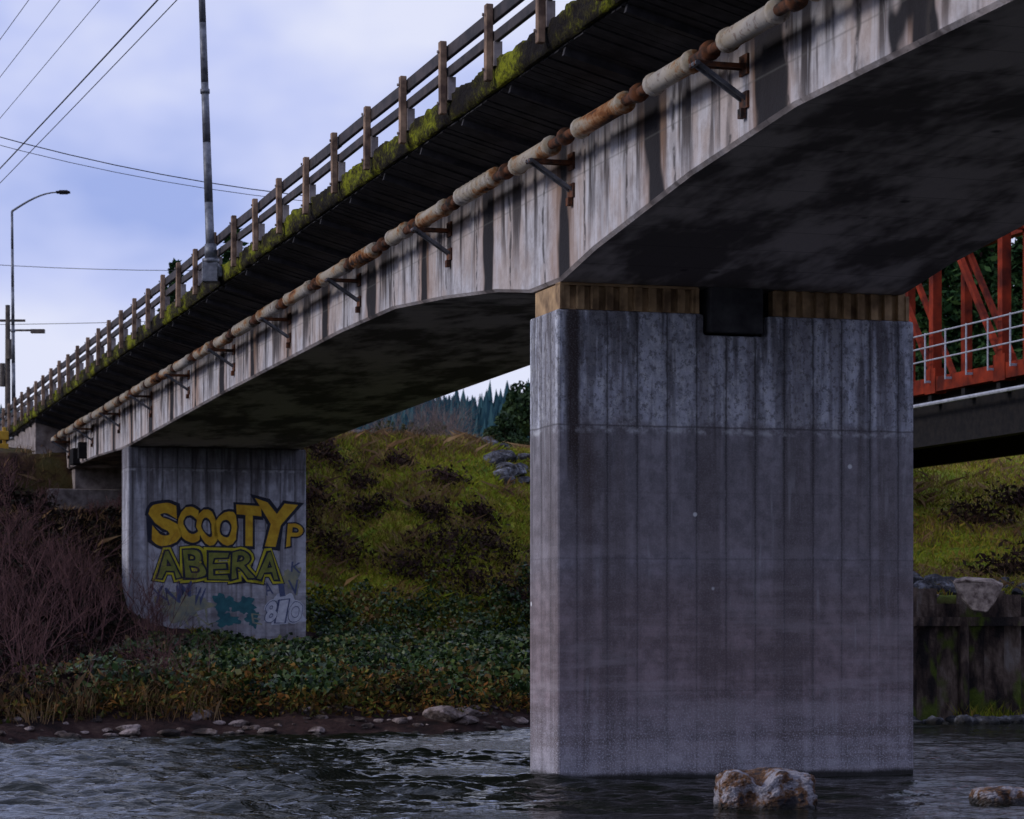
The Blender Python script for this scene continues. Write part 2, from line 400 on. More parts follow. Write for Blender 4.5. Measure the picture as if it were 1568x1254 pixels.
# ------------------------------------------------------------ graffiti
graf=empty('graffiti_tag',(BX,BY,0),TH)
g_y=simple('yellow_spray',(.50,.27,.012),(.68,.44,.03),3,.7,0,.1)
g_yg=simple('lime_spray',(.40,.37,.015),(.60,.52,.03),3,.7,0,.1)
g_k=simple('navy_spray',(.006,.010,.026),(.016,.02,.042),3,.7,0,.1)
g_t=simple('teal_spray',(.015,.09,.12),(.03,.15,.18),3,.7,0,.1)
g_w=simple('white_spray',(.45,.48,.60),(.64,.67,.76),5,.7,0,.1)
g_g=simple('grey_spray',(.17,.20,.20),(.34,.33,.20),3,.7,0,.1)
g_o=simple('olive_spray',(.14,.16,.03),(.26,.27,.05),3,.7,0,.1)
g_b=simple('blue_spray',(.05,.07,.16),(.10,.12,.24),3,.7,0,.1)
def glyph(ch,off):
    cu=bpy.data.curves.new('g','FONT'); cu.body=ch; cu.offset=off; cu.resolution_u=4
    o=bpy.data.objects.new('g',cu); col.objects.link(o); bpy.context.view_layer.update()
    dg=bpy.context.evaluated_depsgraph_get()
    me=bpy.data.meshes.new_from_object(o.evaluated_get(dg))
    V=np.array([v.co[:] for v in me.vertices]); F=[tuple(p.vertices) for p in me.polygons]
    bpy.data.objects.remove(o); bpy.data.meshes.remove(me)
    return V,F
FA=55.0
def letters(txt,spans,layers,base_off):
    acc={i:([],[]) for i in range(len(layers))}
    for ch,(b0,b1,z0,z1,rot) in zip(txt,spans):
        Vb,_=glyph(ch,base_off)
        mn=Vb.min(0);mx=Vb.max(0);sz=mx-mn
        for i,(off,mat,dep) in enumerate(layers):
            V,F=glyph(ch,off)
            P=(V-mn)/np.where(sz==0,1,sz)-.5
            X=P[:,0]*(b1-b0);Z=P[:,1]*(z1-z0); c,s=math.cos(rot),math.sin(rot)
            xx=X*c-Z*s+(b0+b1)/2;zz=X*s+Z*c+(z0+z1)/2
            xx=xx+.06*np.sin(zz*4+b0)+.02*np.sin(zz*11+b0*3);zz=zz+.05*np.sin(xx*3.1)+.02*np.sin(xx*9)
            v,f=acc[i];n=len(v)
            v+= [(float(x),FA-dep,float(z)) for x,z in zip(xx,zz)]
            f+= [tuple(n+q for q in p) for p in F]
    for i,(off,mat,dep) in enumerate(layers):
        mesh_obj('lettering_'+mat.name,acc[i][0],acc[i][1],mat,graf)
sp=[(.95,1.95,5.95,7.5,.05),(2.0,2.75,6.0,7.3,-.05),(2.75,3.5,5.95,7.25,.04),(3.45,4.3,5.95,7.2,-.03),(4.25,5.15,5.9,7.4,0),(5.05,6.5,5.95,7.55,-.15)]
letters('SCOOTY',sp,[(.11,g_k,.008),(.05,g_y,.014)],.02)
sp=[(1.15,2.0,4.65,5.65,0),(2.2,3.0,4.6,5.65,.02),(3.15,3.9,4.6,5.6,0),(4.1,4.95,4.6,5.6,.03),(5.15,5.95,4.6,5.65,0)]
letters('ABERA',sp,[(.15,g_k,.007),(.12,g_yg,.010),(.065,g_k,.016),(.015,g_o,.020)],.0)
letters('P',[(6.3,6.85,5.85,6.7,0)],[(.07,g_k,.018),(.02,g_y,.022)],.0)
letters('8IO',[(5.45,5.85,2.95,3.7,.1),(5.98,6.2,2.9,3.7,-.05),(6.35,6.85,2.85,3.6,-.1)],[(.10,g_w,.009),(.06,g_b,.014),(.03,g_w,.018)],.0)
letters('WAKMRNE',[(1.2,1.7,3.6,4.2,.1),(1.7,2.1,3.4,4.1,0),(2.2,2.6,3.3,4.1,.1),(2.6,3.1,3.1,3.8,0),(2.0,2.4,2.7,3.2,0),(2.7,3.1,2.7,3.1,.2),(4.9,5.3,2.8,3.2,0)],[(.0,g_g,.011)],.0)
letters('XNAIVKMW',[(1.0,1.5,3.7,4.3,.3),(1.5,2.0,3.6,4.3,.2),(5.4,5.7,4.0,4.5,.1),(6.0,6.2,3.9,4.4,0),(6.4,6.8,3.9,4.5,.1),(6.4,6.8,4.8,5.2,0),(2.0,2.5,3.8,4.4,.1),(2.6,3.0,3.5,4.2,-.1)],[(.006,g_b,.013)],.0)
def blobs(name,lst,mat):
    V=[];F=[]
    for cx,cz,rx,rz,dep,seed in lst:
        n=len(V)
        for i in range(60):
            t=2*math.pi*i/60; r=1+.22*math.sin(t*3+seed)+.15*math.sin(t*7+seed*2)+.08*math.sin(t*13+seed)
            V.append((cx+rx*r*math.cos(t),FA-dep,cz+rz*r*math.sin(t)))
        F.append(tuple(range(n,n+60)))
    mesh_obj(name,V,F,mat,graf)
blobs('teal_patch',[(3.75,3.6,.42,.38,.004,1),(4.6,3.5,.45,.33,.005,4),(3.9,2.95,.45,.25,.006,2),(4.9,3.0,.25,.3,.007,5)],g_t)
blobs('white_patch',[(6.2,3.35,.72,.55,.0045,3)],g_w)
blobs('buffed_patch',[(2.1,3.5,1.0,.5,.0042,7),(6.5,4.6,.35,.5,.0047,5)],g_g)

# ------------------------------------------------------------ terrain
def shore(X):
    Xc=np.clip(X,-40,40)
    return 67.9+.44*Xc+.5*np.sin(X*.6)+.25*np.sin(X*1.7+1)
def H(X,Y):
    X=np.asarray(X,float);Y=np.asarray(Y,float)
    d=Y-shore(X)
    c=np.interp(d,[-30,-6,-1,0,.8,2.5,10,18,30,37,39.5,43.5,57,60,70,400,3000],[-2.2,-1.8,-.3,0,.3,.7,.95,1.2,1.7,2.1,3.0,5.2,11.1,11.6,11.3,11.6,12])
    c=c+(np.clip(-X,0,12)/12*.5)*sstep(50,57,d)
    l=np.interp(d,[-30,-6,-1,0,.8,2.5,10,18,25,38,50,57,70,400,3000],[-2.2,-1.8,-.3,0,.4,1.0,1.8,2.8,3.8,5.6,8.8,10.6,11.2,11.6,12])
    r=np.interp(d,[-30,-6,-1,0,.9,1.2,12,40,45,70,400,3000],[-2.2,-1.8,-.5,-.1,.0,3.6,4.6,10.7,11.0,11.2,11.6,12])
    wl=1-sstep(-19,-12.5,X); wr=sstep(5,8.5,X)
    z=c*(1-wl)+l*wl; z=z*(1-wr)+r*wr
    ba=(X-BX)*-ST+(Y-BY)*CT; bb=(X-BX)*CT+(Y-BY)*ST
    mk=sstep(-5,-1.8,bb)*(1-sstep(8.5,11,bb))*(1-sstep(73.3,75.3,ba))*sstep(50,58,ba)
    z=z*(1-mk)+np.minimum(z,7.3)*mk
    z=z+sstep(1.5,5,d)*(fbm(X*.35,Y*.35,1)-.5)*.9*(.35+.65*sstep(38,44,d))*(1-.5*sstep(60,90,d))+sstep(.3,2,d)*(fbm(X*1.6,Y*1.6,5)-.5)*.28
    near=np.interp(8-Y,[-6,-3,0,3,60,200],[-2.,-1.2,0,1.2,3,8])
    z=np.where(Y<22,near,z)
    return z
def axis(lo,a,b,hi,step,g=1.25):
    m=list(np.arange(a,b,step)); L=[];s=step;x=a
    while x>lo: s*=g;x-=s;L.append(x)
    R=[];s=step;x=m[-1]
    while x<hi: s*=g;x+=s;R.append(x)
    return np.array(L[::-1]+m+R)
def grid(xs,ys):
    X,Y=np.meshgrid(xs,ys);nx=len(xs);ny=len(ys)
    i=np.arange(ny-1)[:,None]*nx+np.arange(nx-1)[None]; i=i.ravel()
    return X,Y,np.stack([i,i+1,i+nx+1,i+nx],1)
X,Y,F=grid(axis(-2500,-27,32,2500,.28),axis(-800,59,130,4000,.28))
Z=H(X,Y)
def terrain_mat():
    m=M('ground_soil_and_grass'); o=m.oc(); x,y,z=m.xyz(o)[:3]
    n1=m.noise(o,.35,2,.6); n2=m.noise(o,1.6,4,.7)
    f=m.m('ADD',m.m('MULTIPLY',n1,.5),m.m('MULTIPLY',n2,.5))
    grass=m.ramp(f,[(.38,(.05,.025,.014)),(.44,(.20,.12,.04)),(.49,(.27,.24,.03)),(.55,(.17,.24,.02)),(.62,(.08,.12,.014))])
    soil=m.ramp(n2,[(.35,(.010,.006,.006)),(.55,(.035,.018,.016)),(.75,(.07,.045,.036))])
    k=m.m('MULTIPLY',m.mr(m.m('ADD',z,m.m('MULTIPLY',n2,.8)),3.6,4.6),m.mr(m.m('ADD',x,m.m('MULTIPLY',n2,3.0)),-13.5,-10.5,.12,1))
    m.bump(n2,.9,.12)
    return m.fin(m.mix(k,soil,grass),.95,0,.15)
mesh_obj('ground',np.stack([X.ravel(),Y.ravel(),Z.ravel()],1),F,terrain_mat(),None,True)

# water
X,Y,F=grid(axis(-900,-17,18,900,.12,1.3),axis(5,36.5,76,77,.075,1.3))
Y=np.clip(Y,5,None)
Z=np.zeros_like(X)
gust=np.clip(fbm(X*.13+3,Y*.22,31)*3.2-.85,.15,1.7)*(1.35-.6*sstep(-4,6,X))
for i in range(60):
    lam=rng.uniform(.28,1.0) if i%3 else rng.uniform(1.0,3.0); ang=rng.normal(1.5,.42)
    kx,ky=math.cos(ang)*2*math.pi/lam,math.sin(ang)*2*math.pi/lam
    env=np.clip(vn(X*.35+i*1.7,Y*.5-i*3,i)*2-.6,0,1.4)
    slope=.086 if lam<1 else .045
    ph=kx*X+ky*Y+rng.uniform(0,6.28)+1.8*vn(X*.5,Y*.5,i+50)
    Z+=env*slope*lam/(2*math.pi)*(np.sin(ph)+.35*np.sin(2*ph+1.5))
fade=(sstep(-40,-17,X)*(1-sstep(18,40,X))*sstep(25,36,Y))
Z=Z*fade*gust
def water_mat():
    m=M('river_water'); o=m.oc()
    n=m.noise(m.sc(o,(.5,1.7,1)),4.5,3,.65)
    m.bump(n,.8,.05)
    m.b.inputs['IOR'].default_value=1.33
    return m.fin((.007,.009,.006),.05,0,.5)
mesh_obj('river_water',np.stack([X.ravel(),Y.ravel(),Z.ravel()],1),F,water_mat(),None,True)

# ------------------------------------------------------------ rocks
def ico(sub):
    import bmesh
    bm=bmesh.new(); bmesh.ops.create_icosphere(bm,subdivisions=sub,radius=1)
    V=np.array([v.co[:] for v in bm.verts]);F=[tuple(v.index for v in f.verts) for f in bm.faces]; bm.free(); return V,np.array(F)
I3=ico(3); I6=ico(6)
def rock_verts(I,c,s,seed,rough=.35):
    V,_=I; r=np.random.default_rng(seed); D=V.copy()
    for k in range(9):
        n=r.normal(size=3);n/=np.linalg.norm(n);o=r.uniform(.5,.85)
        d=D@n; D=np.where((d>o)[:,None],D-(d-o)[:,None]*n*.9,D)
    q=fbm(D[:,0]*2+D[:,2]*1.3+seed,D[:,1]*2-D[:,2],seed)-.5
    q2=fbm(D[:,0]*6+D[:,2]*5+seed,D[:,1]*6-D[:,2]*3,seed+3)-.5
    D=D*(1+rough*q+rough*.3*q2)[:,None]
    a=r.uniform(0,6.28);R=np.array([[math.cos(a),-math.sin(a),0],[math.sin(a),math.cos(a),0],[0,0,1]])
    return (D@R.T)*np.array(s)+np.array(c)
def rocks(name,lst,mat,I=None):
    I=I or I3;Vs=[];Fs=[];n=0
    for i,(c,s) in enumerate(lst):
        Vs.append(rock_verts(I,c,s,i*7+len(name)));Fs.append(I[1]+n);n+=len(I[0])
    return mesh_obj(name,np.concatenate(Vs),np.concatenate(Fs),mat,None,False)
def rockmat(name,dark,light,br,lo=.4,hi=.65,sc=2.2,sp=.6):
    m=M(name);o=m.oc();n=m.noise(o,sc,4,.7);n2=m.noise(o,14,3,.7);z=m.xyz(o)[2]
    c=m.ramp(n,[(lo,dark),((lo+hi)/2,br),(hi,light)])
    c=m.mix(m.mr(n2,.5,.65,0,sp),c,dark)
    c=m.mix(m.mr(z,.04,.14,.85,0),c,(.012,.012,.01))
    m.bump(n2,.9,.06);return m.fin(c,.85,0,.3)
rk=rockmat('bank_rock',(.022,.016,.016),(.32,.26,.25),(.09,.065,.055),.38,.60,.9)
L=[]
r_=random.Random(3)
for i in range(560):
    x=r_.uniform(-24,30); 
    d=r_.uniform(-.5,2.2); y=float(shore(x))+d; s=r_.uniform(.03,.14)*(1.8 if r_.random()<.10 else 1)
    L.append(((x,y,float(H(x,y))+s*.1),(s*1.5,s*1.1,s*.7)))
for x,dd,s in ((-10.9,-.1,.22),(-8.6,.1,.22),(-7.8,-.0,.24),(-5.0,.2,.16),(-1.7,.9,.42),(-6.3,.1,.18),(-1.2,1.4,.3),(-9.6,.2,.2)):
    y=float(shore(x))+dd; L.append(((x,y,float(H(x,y))+s*.3),(s*1.6,s,s*.6)))
rocks('riverbank_rocks',L,rk)
L=[]
for i in range(60):
    x=r_.uniform(-1.2,6); y=r_.uniform(121,126)-x*.3; s=r_.uniform(.25,.6); L.append(((x,y,float(H(x,y))+.1),(s*1.2,s,s*.7)))
for i in range(90):
    x=r_.uniform(9,16.5); y=float(shore(x))+r_.uniform(1.6,6.5); s=r_.uniform(.1,.40)*(1 if x<14.2 else .5); L.append(((x,y,float(H(x,y))+.12),(s*1.1,s,s*.8)))
for i in range(110):
    x=r_.uniform(10,22); y=float(67.9+.44*x)+r_.uniform(-1.2,.3); s=r_.uniform(.08,.34); L.append(((x,y,.0+s*.15),(s*1.2,s,s*.8)))
rocks('riprap_rocks',L,rockmat('riprap_rock',(.02,.02,.024),(.22,.23,.27),(.07,.07,.08)))
def boulder(loc,hw,hd,hh,seed,hollow,mat,rot=0):
    D=I6[0].copy(); p=5.5
    n_=(np.abs(D)**p).sum(1)**(1/p); D=D/n_[:,None]
    q=fbm(D[:,0]*1.6+seed,D[:,1]*1.6+D[:,2]*1.1,seed)-.5; q2=fbm(D[:,0]*4+seed,D[:,2]*4+D[:,1]*3,seed+5)-.5; q3=fbm(D[:,0]*15,D[:,2]*15+D[:,1]*11,seed+9)-.5
    D=D*(1+.24*q+.18*q2+.08*q3)[:,None]
    D=D*np.array([hw,hd,hh])
    if hollow:
        t=sstep(0,.15,D[:,2])
        D[:,2]-=t*(.26*np.exp(-((D[:,0]+.12)**2/.035+(D[:,1]+.28)**2/.12)))
        D[:,2]+=t*(.05*np.exp(-((D[:,0]-.1)**2/.05)))
        D[:,1]+=.16*np.exp(-((D[:,0]+.3)**2/.02+(D[:,2]-.05)**2/.03))*(D[:,1]<0)+.12*np.exp(-((D[:,0]-.32)**2/.01+(D[:,2]-.02)**2/.05))*(D[:,1]<0)
    c,s=math.cos(rot),math.sin(rot)
    D=np.stack([D[:,0]*c-D[:,1]*s,D[:,0]*s+D[:,1]*c,D[:,2]],1)
    return mesh_obj('river_boulder',D+np.array(loc),I6[1],mat,None,False)
rk2=rockmat('boulder_rock',(.03,.027,.034),(.30,.29,.33),(.15,.075,.035),.40,.56,1.7,.5)
boulder((3.95,40.0,.17),.76,.5,.43,21,True,rk2,.1)
boulder((7.95,41.3,.0),.50,.4,.24,8,False,rk2,.2)
rocks('shallow_stones',[((6.1,39.6,.0),(.14,.1,.05)),((5.2,41.5,-.02),(.2,.12,.05)),((2.6,41.4,-.03),(.3,.2,.07)),((6.5,40.9,0),(.10,.08,.05)),((6.9,43.6,-.02),(.3,.2,.07))],rk)

# ------------------------------------------------------------ foliage generators
def leaves(P,size,aspect=1.6,flat=.0,r=rng):
    n=len(P)
    a=r.normal(size=(n,3)); a/=np.linalg.norm(a,axis=1)[:,None]
    b=r.normal(size=(n,3)); 
    if flat: a[:,2]*=(1-flat); a/=np.linalg.norm(a,axis=1)[:,None]
    b=np.cross(a,b); b/=np.linalg.norm(b,axis=1)[:,None]
    s=size*r.uniform(.5,1.35,n); a=a*(s*aspect/2)[:,None]; b=b*(s/2)[:,None]
    V=np.stack([P-a,P-b*.9,P+a,P+b*.9],1).reshape(-1,3)
    F=np.arange(n*4).reshape(n,4)
    return V,F
def blades(P,h,w,lean=.35,r=rng):
    n=len(P); t=r.uniform(0,2*np.pi,n); hh=h*r.uniform(.5,1.25,n)
    dx=np.stack([np.cos(t),np.sin(t),np.zeros(n)],1)*w/2
    l=r.normal(0,lean,(n,2)); up=np.stack([l[:,0],l[:,1],np.ones(n)],1)
    mid=P+up*(hh*.55)[:,None]; tip=P+np.stack([l[:,0]*2,l[:,1]*2,np.ones(n)*.95],1)*hh[:,None]
    V=np.stack([P-dx,P+dx,mid+dx*.7,tip,mid-dx*.7],1).reshape(-1,3)
    return V,np.arange(n*5).reshape(n,5)
def cat(parts):
    Vs=[];Fs=[];n=0
    for V,F in parts:
        Vs+=V.tolist(); Fs+=[tuple(q+n for q in f) for f in (F.tolist() if isinstance(F,np.ndarray) else F)]; n=len(Vs)
    return Vs,Fs

m_ivy=leafmat('ivy_leaf',[(.003,.007,.005),(.008,.024,.009),(.024,.062,.016),(.07,.11,.022),(.13,.07,.02)],.5,.3,.6)
m_under=leafmat('undergrowth_leaf',[(.006,.004,.005),(.020,.009,.010),(.012,.014,.008),(.045,.019,.016)],.85,.1)
m_grass=leafmat('grass_blade',[(.21,.12,.04),(.30,.22,.04),(.17,.23,.018),(.27,.29,.02),(.22,.15,.035),(.08,.12,.014)],.85,.1,.55)
m_dead=leafmat('dead_grass',[(.07,.04,.025),(.18,.105,.05),(.28,.19,.10)],.9,.1)
m_bramble=leafmat('bramble',[(.014,.007,.008),(.036,.018,.016),(.03,.022,.014),(.06,.032,.024)],.9,.1)
m_conif=leafmat('conifer_needles',[(.006,.018,.008),(.018,.05,.016),(.045,.085,.022)],.8,.1)
m_twig=simple('twig_bark',(.045,.018,.020),(.13,.06,.06),3,.9)
m_twig2=simple('pale_bark',(.10,.07,.07),(.2,.15,.14),3,.9)

def bframe(X,Y): return (X-BX)*-ST+(Y-BY)*CT,(X-BX)*CT+(Y-BY)*ST
# ivy
n=105000
X=rng.uniform(-13.5,7,n); D=rng.uniform(2.2,47,n)
Yv=shore(X)+D
edge=41+7*(fbm(X*.5,Yv*.1,77)-.4)
keep=(D<edge)&~((X<-11.5)&(D<20)&(fbm(X,Yv,9)>.45))
ba,bb=bframe(X,Yv)
keep&=~((ba>53.2)&(ba<57)&(bb>-.6)&(bb<7.6))
X=X[keep];Yv=Yv[keep];D=D[keep]
lump=.12+(.55+.9*sstep(37,42,D)+.5*(1-sstep(4,16,D)))*np.clip(fbm(X*.55,Yv*.55,11)-.28,0,1)*1.9+.12*vn(X*2,Yv*2,12)
P=np.stack([X,Yv,H(X,Yv)+lump*rng.uniform(.3,1.05,len(X))],1)
V,F=leaves(P,.16,1.25,.2); mesh_obj('ivy_thicket',V,F,m_ivy)
n=30000
X=rng.uniform(-13,6,n);D=rng.uniform(1.2,9,n);Yv=shore(X)+D
k=fbm(X*.7,Yv*.7,19)>.47;X=X[k];Yv=Yv[k]
P=np.stack([X,Yv,H(X,Yv)+rng.uniform(0,1.0,len(X))*(.2+1.6*np.clip(fbm(X,Yv,4)-.25,0,1))],1)
V,F=leaves(P,.09,2.4); mesh_obj('riverside_scrub',V,F,leafmat('scrub_leaf',[(.012,.010,.007),(.06,.032,.013),(.04,.06,.011),(.19,.075,.02),(.11,.13,.02)],.8,.1))
def grassfield(name,n,x0,x1,d0,d1,h,w,mat,thr=.0,seed=0,lean=.35):
    X=rng.uniform(x0,x1,n);D=rng.uniform(d0,d1,n);Yv=shore(X)+D
    k=fbm(X*.5,Yv*.5,seed)>thr;X=X[k];Yv=Yv[k]
    P=np.stack([X,Yv,H(X,Yv)-.02],1);V,F=blades(P,h,w,lean);return mesh_obj(name,V,F,mat)
grassfield('slope_grass',60000,-12.5,7,38,62,.30,.05,m_grass)
grassfield('slope_grass',50000,9,32,1.6,50,.26,.05,m_grass)
grassfield('dry_grass',26000,-13,7,40,61,.55,.03,m_dead,.49,41,.5)
grassfield('dry_grass',20000,9,30,2,46,.45,.03,m_dead,.48,42,.5)
grassfield('shore_reeds',2200,-15,-7.5,1.0,5,.9,.015,m_dead,.48,43,.22)
grassfield('shore_reeds',1800,9,24,-.2,.6,.7,.03,m_grass,.45,44,.18)
grassfield('slope_weeds',9000,-27,-13,36,62,.5,.035,m_dead,.45,46,.5)

def grow(mb,p,d,L,r,depth,rr,spread=.55,n=3,up=.25):
    segs=3;q=p
    for i in range(segs):
        d2=(d+Vector((rr.gauss(0,.12),rr.gauss(0,.12),rr.gauss(0,.06)+up*.15))).normalized()
        q2=q+d2*(L/segs); mb.tube(q,q2,r*(1-i*.2),r*(1-(i+1)*.2),4 if depth<2 else 3,False)
        if depth>0:
            for j in range(n if i==segs-1 else max(1,n-2)):
                nd=(d2+Vector((rr.gauss(0,spread),rr.gauss(0,spread),rr.gauss(0,spread*.6)+up*.3))).normalized()
                grow(mb,q2,nd,L*rr.uniform(.5,.75),r*.5,depth-1,rr,spread,n,up)
        q=q2;d=d2
def bare(mb,x,y,h,rr,stems=5,depth=2,r=.03,spread=.5):
    z=float(H(x,y))-.05
    for s in range(stems):
        d=Vector((rr.gauss(0,.35),rr.gauss(0,.35),1)).normalized()
        grow(mb,Vector((x+rr.uniform(-.3,.3),y+rr.uniform(-.3,.3),z)),d,h*rr.uniform(.4,.6),r,depth,rr,spread)
rr=random.Random(11)
mb=MB()
for i in range(56):
    x=rr.uniform(-23,-12.8); D=rr.uniform(1.5,34); y=float(shore(x))+D
    bare(mb,x,y,rr.uniform(1.6,3.8),rr,4,2,.026)
for i in range(46):
    x=rr.uniform(-27,-14.6); D=rr.uniform(30,56); y=float(shore(x))+D
    ba,bb=bframe(x,y)
    if 52<ba<58 and bb>-.8: continue
    bare(mb,x,y,rr.uniform(1.2,2.4) if bb<-1.5 else .9,rr,4,2,.026)
for i in range(22):
    x=rr.uniform(-16,-8.0); D=rr.uniform(1.5,7); bare(mb,x,float(shore(x))+D,rr.uniform(1.0,2.6),rr,3,2,.015)
for i in range(10):
    x=rr.uniform(-16.3,-13.4); y=rr.uniform(92,98); bare(mb,x,y,rr.uniform(1.6,3.0),rr,4,2,.022)
mb.obj('bare_shrub_thicket',m_twig)
n=105000
X=rng.uniform(-28,-11.0,n);D=rng.uniform(1.6,58,n);Yv=shore(X)+D
ba,bb=bframe(X,Yv)
k=~((X>-13.2)&(D>20))&~((ba>51)&(ba<57)&(bb>-.3))&~((ba>70)&(bb>-1.6));X=X[k];Yv=Yv[k];bb=bb[k];D=D[k]
low=1-.75*sstep(-3,-1,bb)*sstep(30,36,D)
P=np.stack([X,Yv,H(X,Yv)+rng.uniform(0,1.0,len(X))*(.15+2.6*low*np.clip(fbm(X*.6,Yv*.6,23)-.35,0,1))],1)
V,F=leaves(P,.12,2.0);mesh_obj('undergrowth',V,F,m_under)
# bramble clumps on slope
mb=MB();parts=[]
clumps=[(-9.6,112,1.2),(-9.0,115,1.0),(-7.6,110,1.2),(-6.5,114.5,.8),(-3.6,115,.9),(-2.8,111,1.3),(-3.0,119,.8),(-8.6,119,.9),(-9.5,120.5,.9),(-5.3,120,.6),(-.8,112,1.2),(-11,109,1.3),(-1.8,108.5,1.3),(.5,109,1.3),(-4.4,109,1.0),(-1.4,115.5,.8),(-6.9,118,.6),(17.5,96,1.2),(21.5,92,1.0),(20,101,1.0),(23,106,1.1),(16.3,84,.9),(18.4,88,1.0)]
for x,y,s in clumps:
    bare(mb,x,y,s*.9,rr,7,1,.018,.8)
    t=rng.normal(size=(560,3))*np.array([s*.6,s*.5,s*.25]); Pc=t+np.array([x,y,0]); Pc[:,2]=H(Pc[:,0],Pc[:,1])+np.abs(t[:,2])*1.5
    parts.append(leaves(Pc,.12,2))
V,F=cat(parts); mesh_obj('bramble_clumps',V,F,m_bramble); mb.obj('bramble_canes',m_twig)
mb=MB()
for i in range(9):
    x=rr.uniform(-9,-3.5);y=rr.uniform(138,165); bare(mb,x,y,rr.uniform(2.8,5.0),rr,3,3,.04,.45)
for i in range(3):
    x=rr.uniform(-4,-2);y=rr.uniform(132,142); bare(mb,x,y,rr.uniform(2.2,3.4),rr,3,3,.035,.45)
mb.obj('bare_saplings',m_twig2)
def bush(name,x,y,w,h,n,mat,ls=.2):
    e=empty(name,(x,y,float(H(x,y))))
    P=[]
    for k in range(16):
        c=np.array([rng.uniform(-.8,.8)*w/2,rng.uniform(-.8,.8)*w/2,rng.uniform(.25,.85)*h]);c[:2]*=(1-.6*c[2]/h)+.2
        t=rng.normal(size=(n//16,3));t/=np.linalg.norm(t,axis=1)[:,None];t*=(rng.uniform(.3,1,n//16)**.5)[:,None]*w*.23
        P.append(c+t)
    V,F=leaves(np.concatenate(P),ls,1.5);mesh_obj('crown',V,F,mat,e)
    m=MB()
    for k in range(5):m.tube((0,0,-.1),(rng.uniform(-.4,.4)*w/2,rng.uniform(-.4,.4)*w/2,h*.7),.08,.03,6)
    m.obj('stems',m_twig,e)
m_bush=leafmat('bush_leaf',[(.006,.014,.006),(.018,.04,.014),(.045,.08,.025)],.7,.2)
bush('evergreen_bush',1.3,140,3.8,4.6,7000,m_bush); bush('evergreen_bush',-.3,134,2.2,2.4,3500,m_bush,.15); bush('evergreen_bush',4.5,142,4,5,5000,m_bush)
m_bush2=leafmat('scrub_bush_leaf',[(.03,.04,.02),(.08,.09,.04),(.14,.12,.06)],.8,.1)
bush('willow_bush',-6.6,150,3.6,2.8,4000,m_bush2);bush('willow_bush',-4.4,152,3.0,3.4,4000,m_bush2)
# conifers
def conifer(h,R,seed):
    r=np.random.default_rng(seed);P=[];m=MB();m.tube((0,0,-.3),(0,0,h*.98),h*.018,.02,8)
    nb=int(h*17)
    for i in range(nb):
        t=(i+r.random())/nb; z=h*(.06+.94*t); L=R*(1-t)**.75*r.uniform(.55,1.15)+.12; a=r.uniform(0,6.28)
        s=np.linspace(.1,1,int(12+L*22)); k=len(s)
        x=np.cos(a)*L*s;y=np.sin(a)*L*s;zz=z-.35*L*s**1.5+.12*L*s
        p=np.stack([x,y,zz],1)+r.normal(size=(k,3))*np.array([.11,.11,.08])*(1+L*.15)
        P.append(p); m.tube((0,0,z),(float(x[-1]*.9),float(y[-1]*.9),float(zz[-1])),.03,.01,3,False)
    return np.concatenate(P),m
protos=[]
for s,(h,R) in enumerate(((13,2.6),(15,3.0),(11,2.4))):
    P,m=conifer(h,R,s);V,F=leaves(P,.26,2.0,.3);a=bpy.data.meshes.new('needles');a.from_pydata(V.tolist(),[],F.tolist());a.materials.append(m_conif)
    b=bpy.data.meshes.new('trunk');b.from_pydata(m.v,[],m.f);b.materials.append(m_twig);protos.append((a,b))
cs=[(23,135,1.0),(26,142,1.15),(29,133,1.05),(32,140,1.2),(35,134,1.1),(21,146,1.1),(38,142,1.15),(27.5,150,1.25),(33.5,152,1.3),(24.5,152,1.2),(41,136,1.1),(19.5,139,.95),(30.5,146,1.3),(28,138,1.1),(25,131,.9),(31,129,.95),
    (-15.4,142,.87),(-17.2,139,.80),(-14.1,145,.86),(-19.2,146,.80),(-22,150,.66)]
for i,(x,y,s) in enumerate(cs):
    e=empty('conifer_tree',(x,y,float(H(x,y))),i*1.3);e.scale=(s,s,s)
    for nm,me in zip(('needles','trunk'),protos[i%3]):
        o=bpy.data.objects.new(nm,me);col.objects.link(o);o.parent=e
# distant forested hill
xs=np.arange(-420,420,8.);ys=np.arange(330,700,12.)
X,Y,F=grid(xs,ys)
def hillH(X,Y): 
    return 11+(27+6.5*np.sin(X/95.+.9)+8*(fbm(X/70,Y/90,6)-.5))*np.exp(-((Y-520)/110)**2)
m_hill=simple('hazy_forest_floor',(.02,.05,.065),(.035,.07,.08),.05,.95)  # bluish distance haze mixed into the ground colour
mesh_obj('distant_hill',np.stack([X.ravel(),Y.ravel(),hillH(X,Y).ravel()-1],1),F,m_hill,None,True)
V=[];F=[]
for i in range(5200):
    x=rr.uniform(-130,60) if i<4300 else rr.uniform(-400,400);y=rr.uniform(420,545);z=float(hillH(np.array(x),np.array(y)))-1.5;h=rr.uniform(4.2,8)*(1.25 if rr.random()<.12 else 1);R=h*.21
    for t0,t1,k in ((.1,.5,1),(.3,.72,.75),(.55,1.,.45)):
        n=len(V);a0=rr.uniform(0,6)
        for j in range(5):
            a=a0+j*1.257;q=R*k*rr.uniform(.6,1.3);V.append((x+q*math.cos(a),y+q*math.sin(a),z+h*t0))
        V.append((x+rr.uniform(-.1,.1),y,z+h*t1))
        for j in range(5):F.append((n+j,n+(j+1)%5,n+5))
mf_=M('hazy_forest_foliage');nn=mf_.noise(mf_.oc(),.06,2);r0=mf_.geo().outputs['Random Per Island']
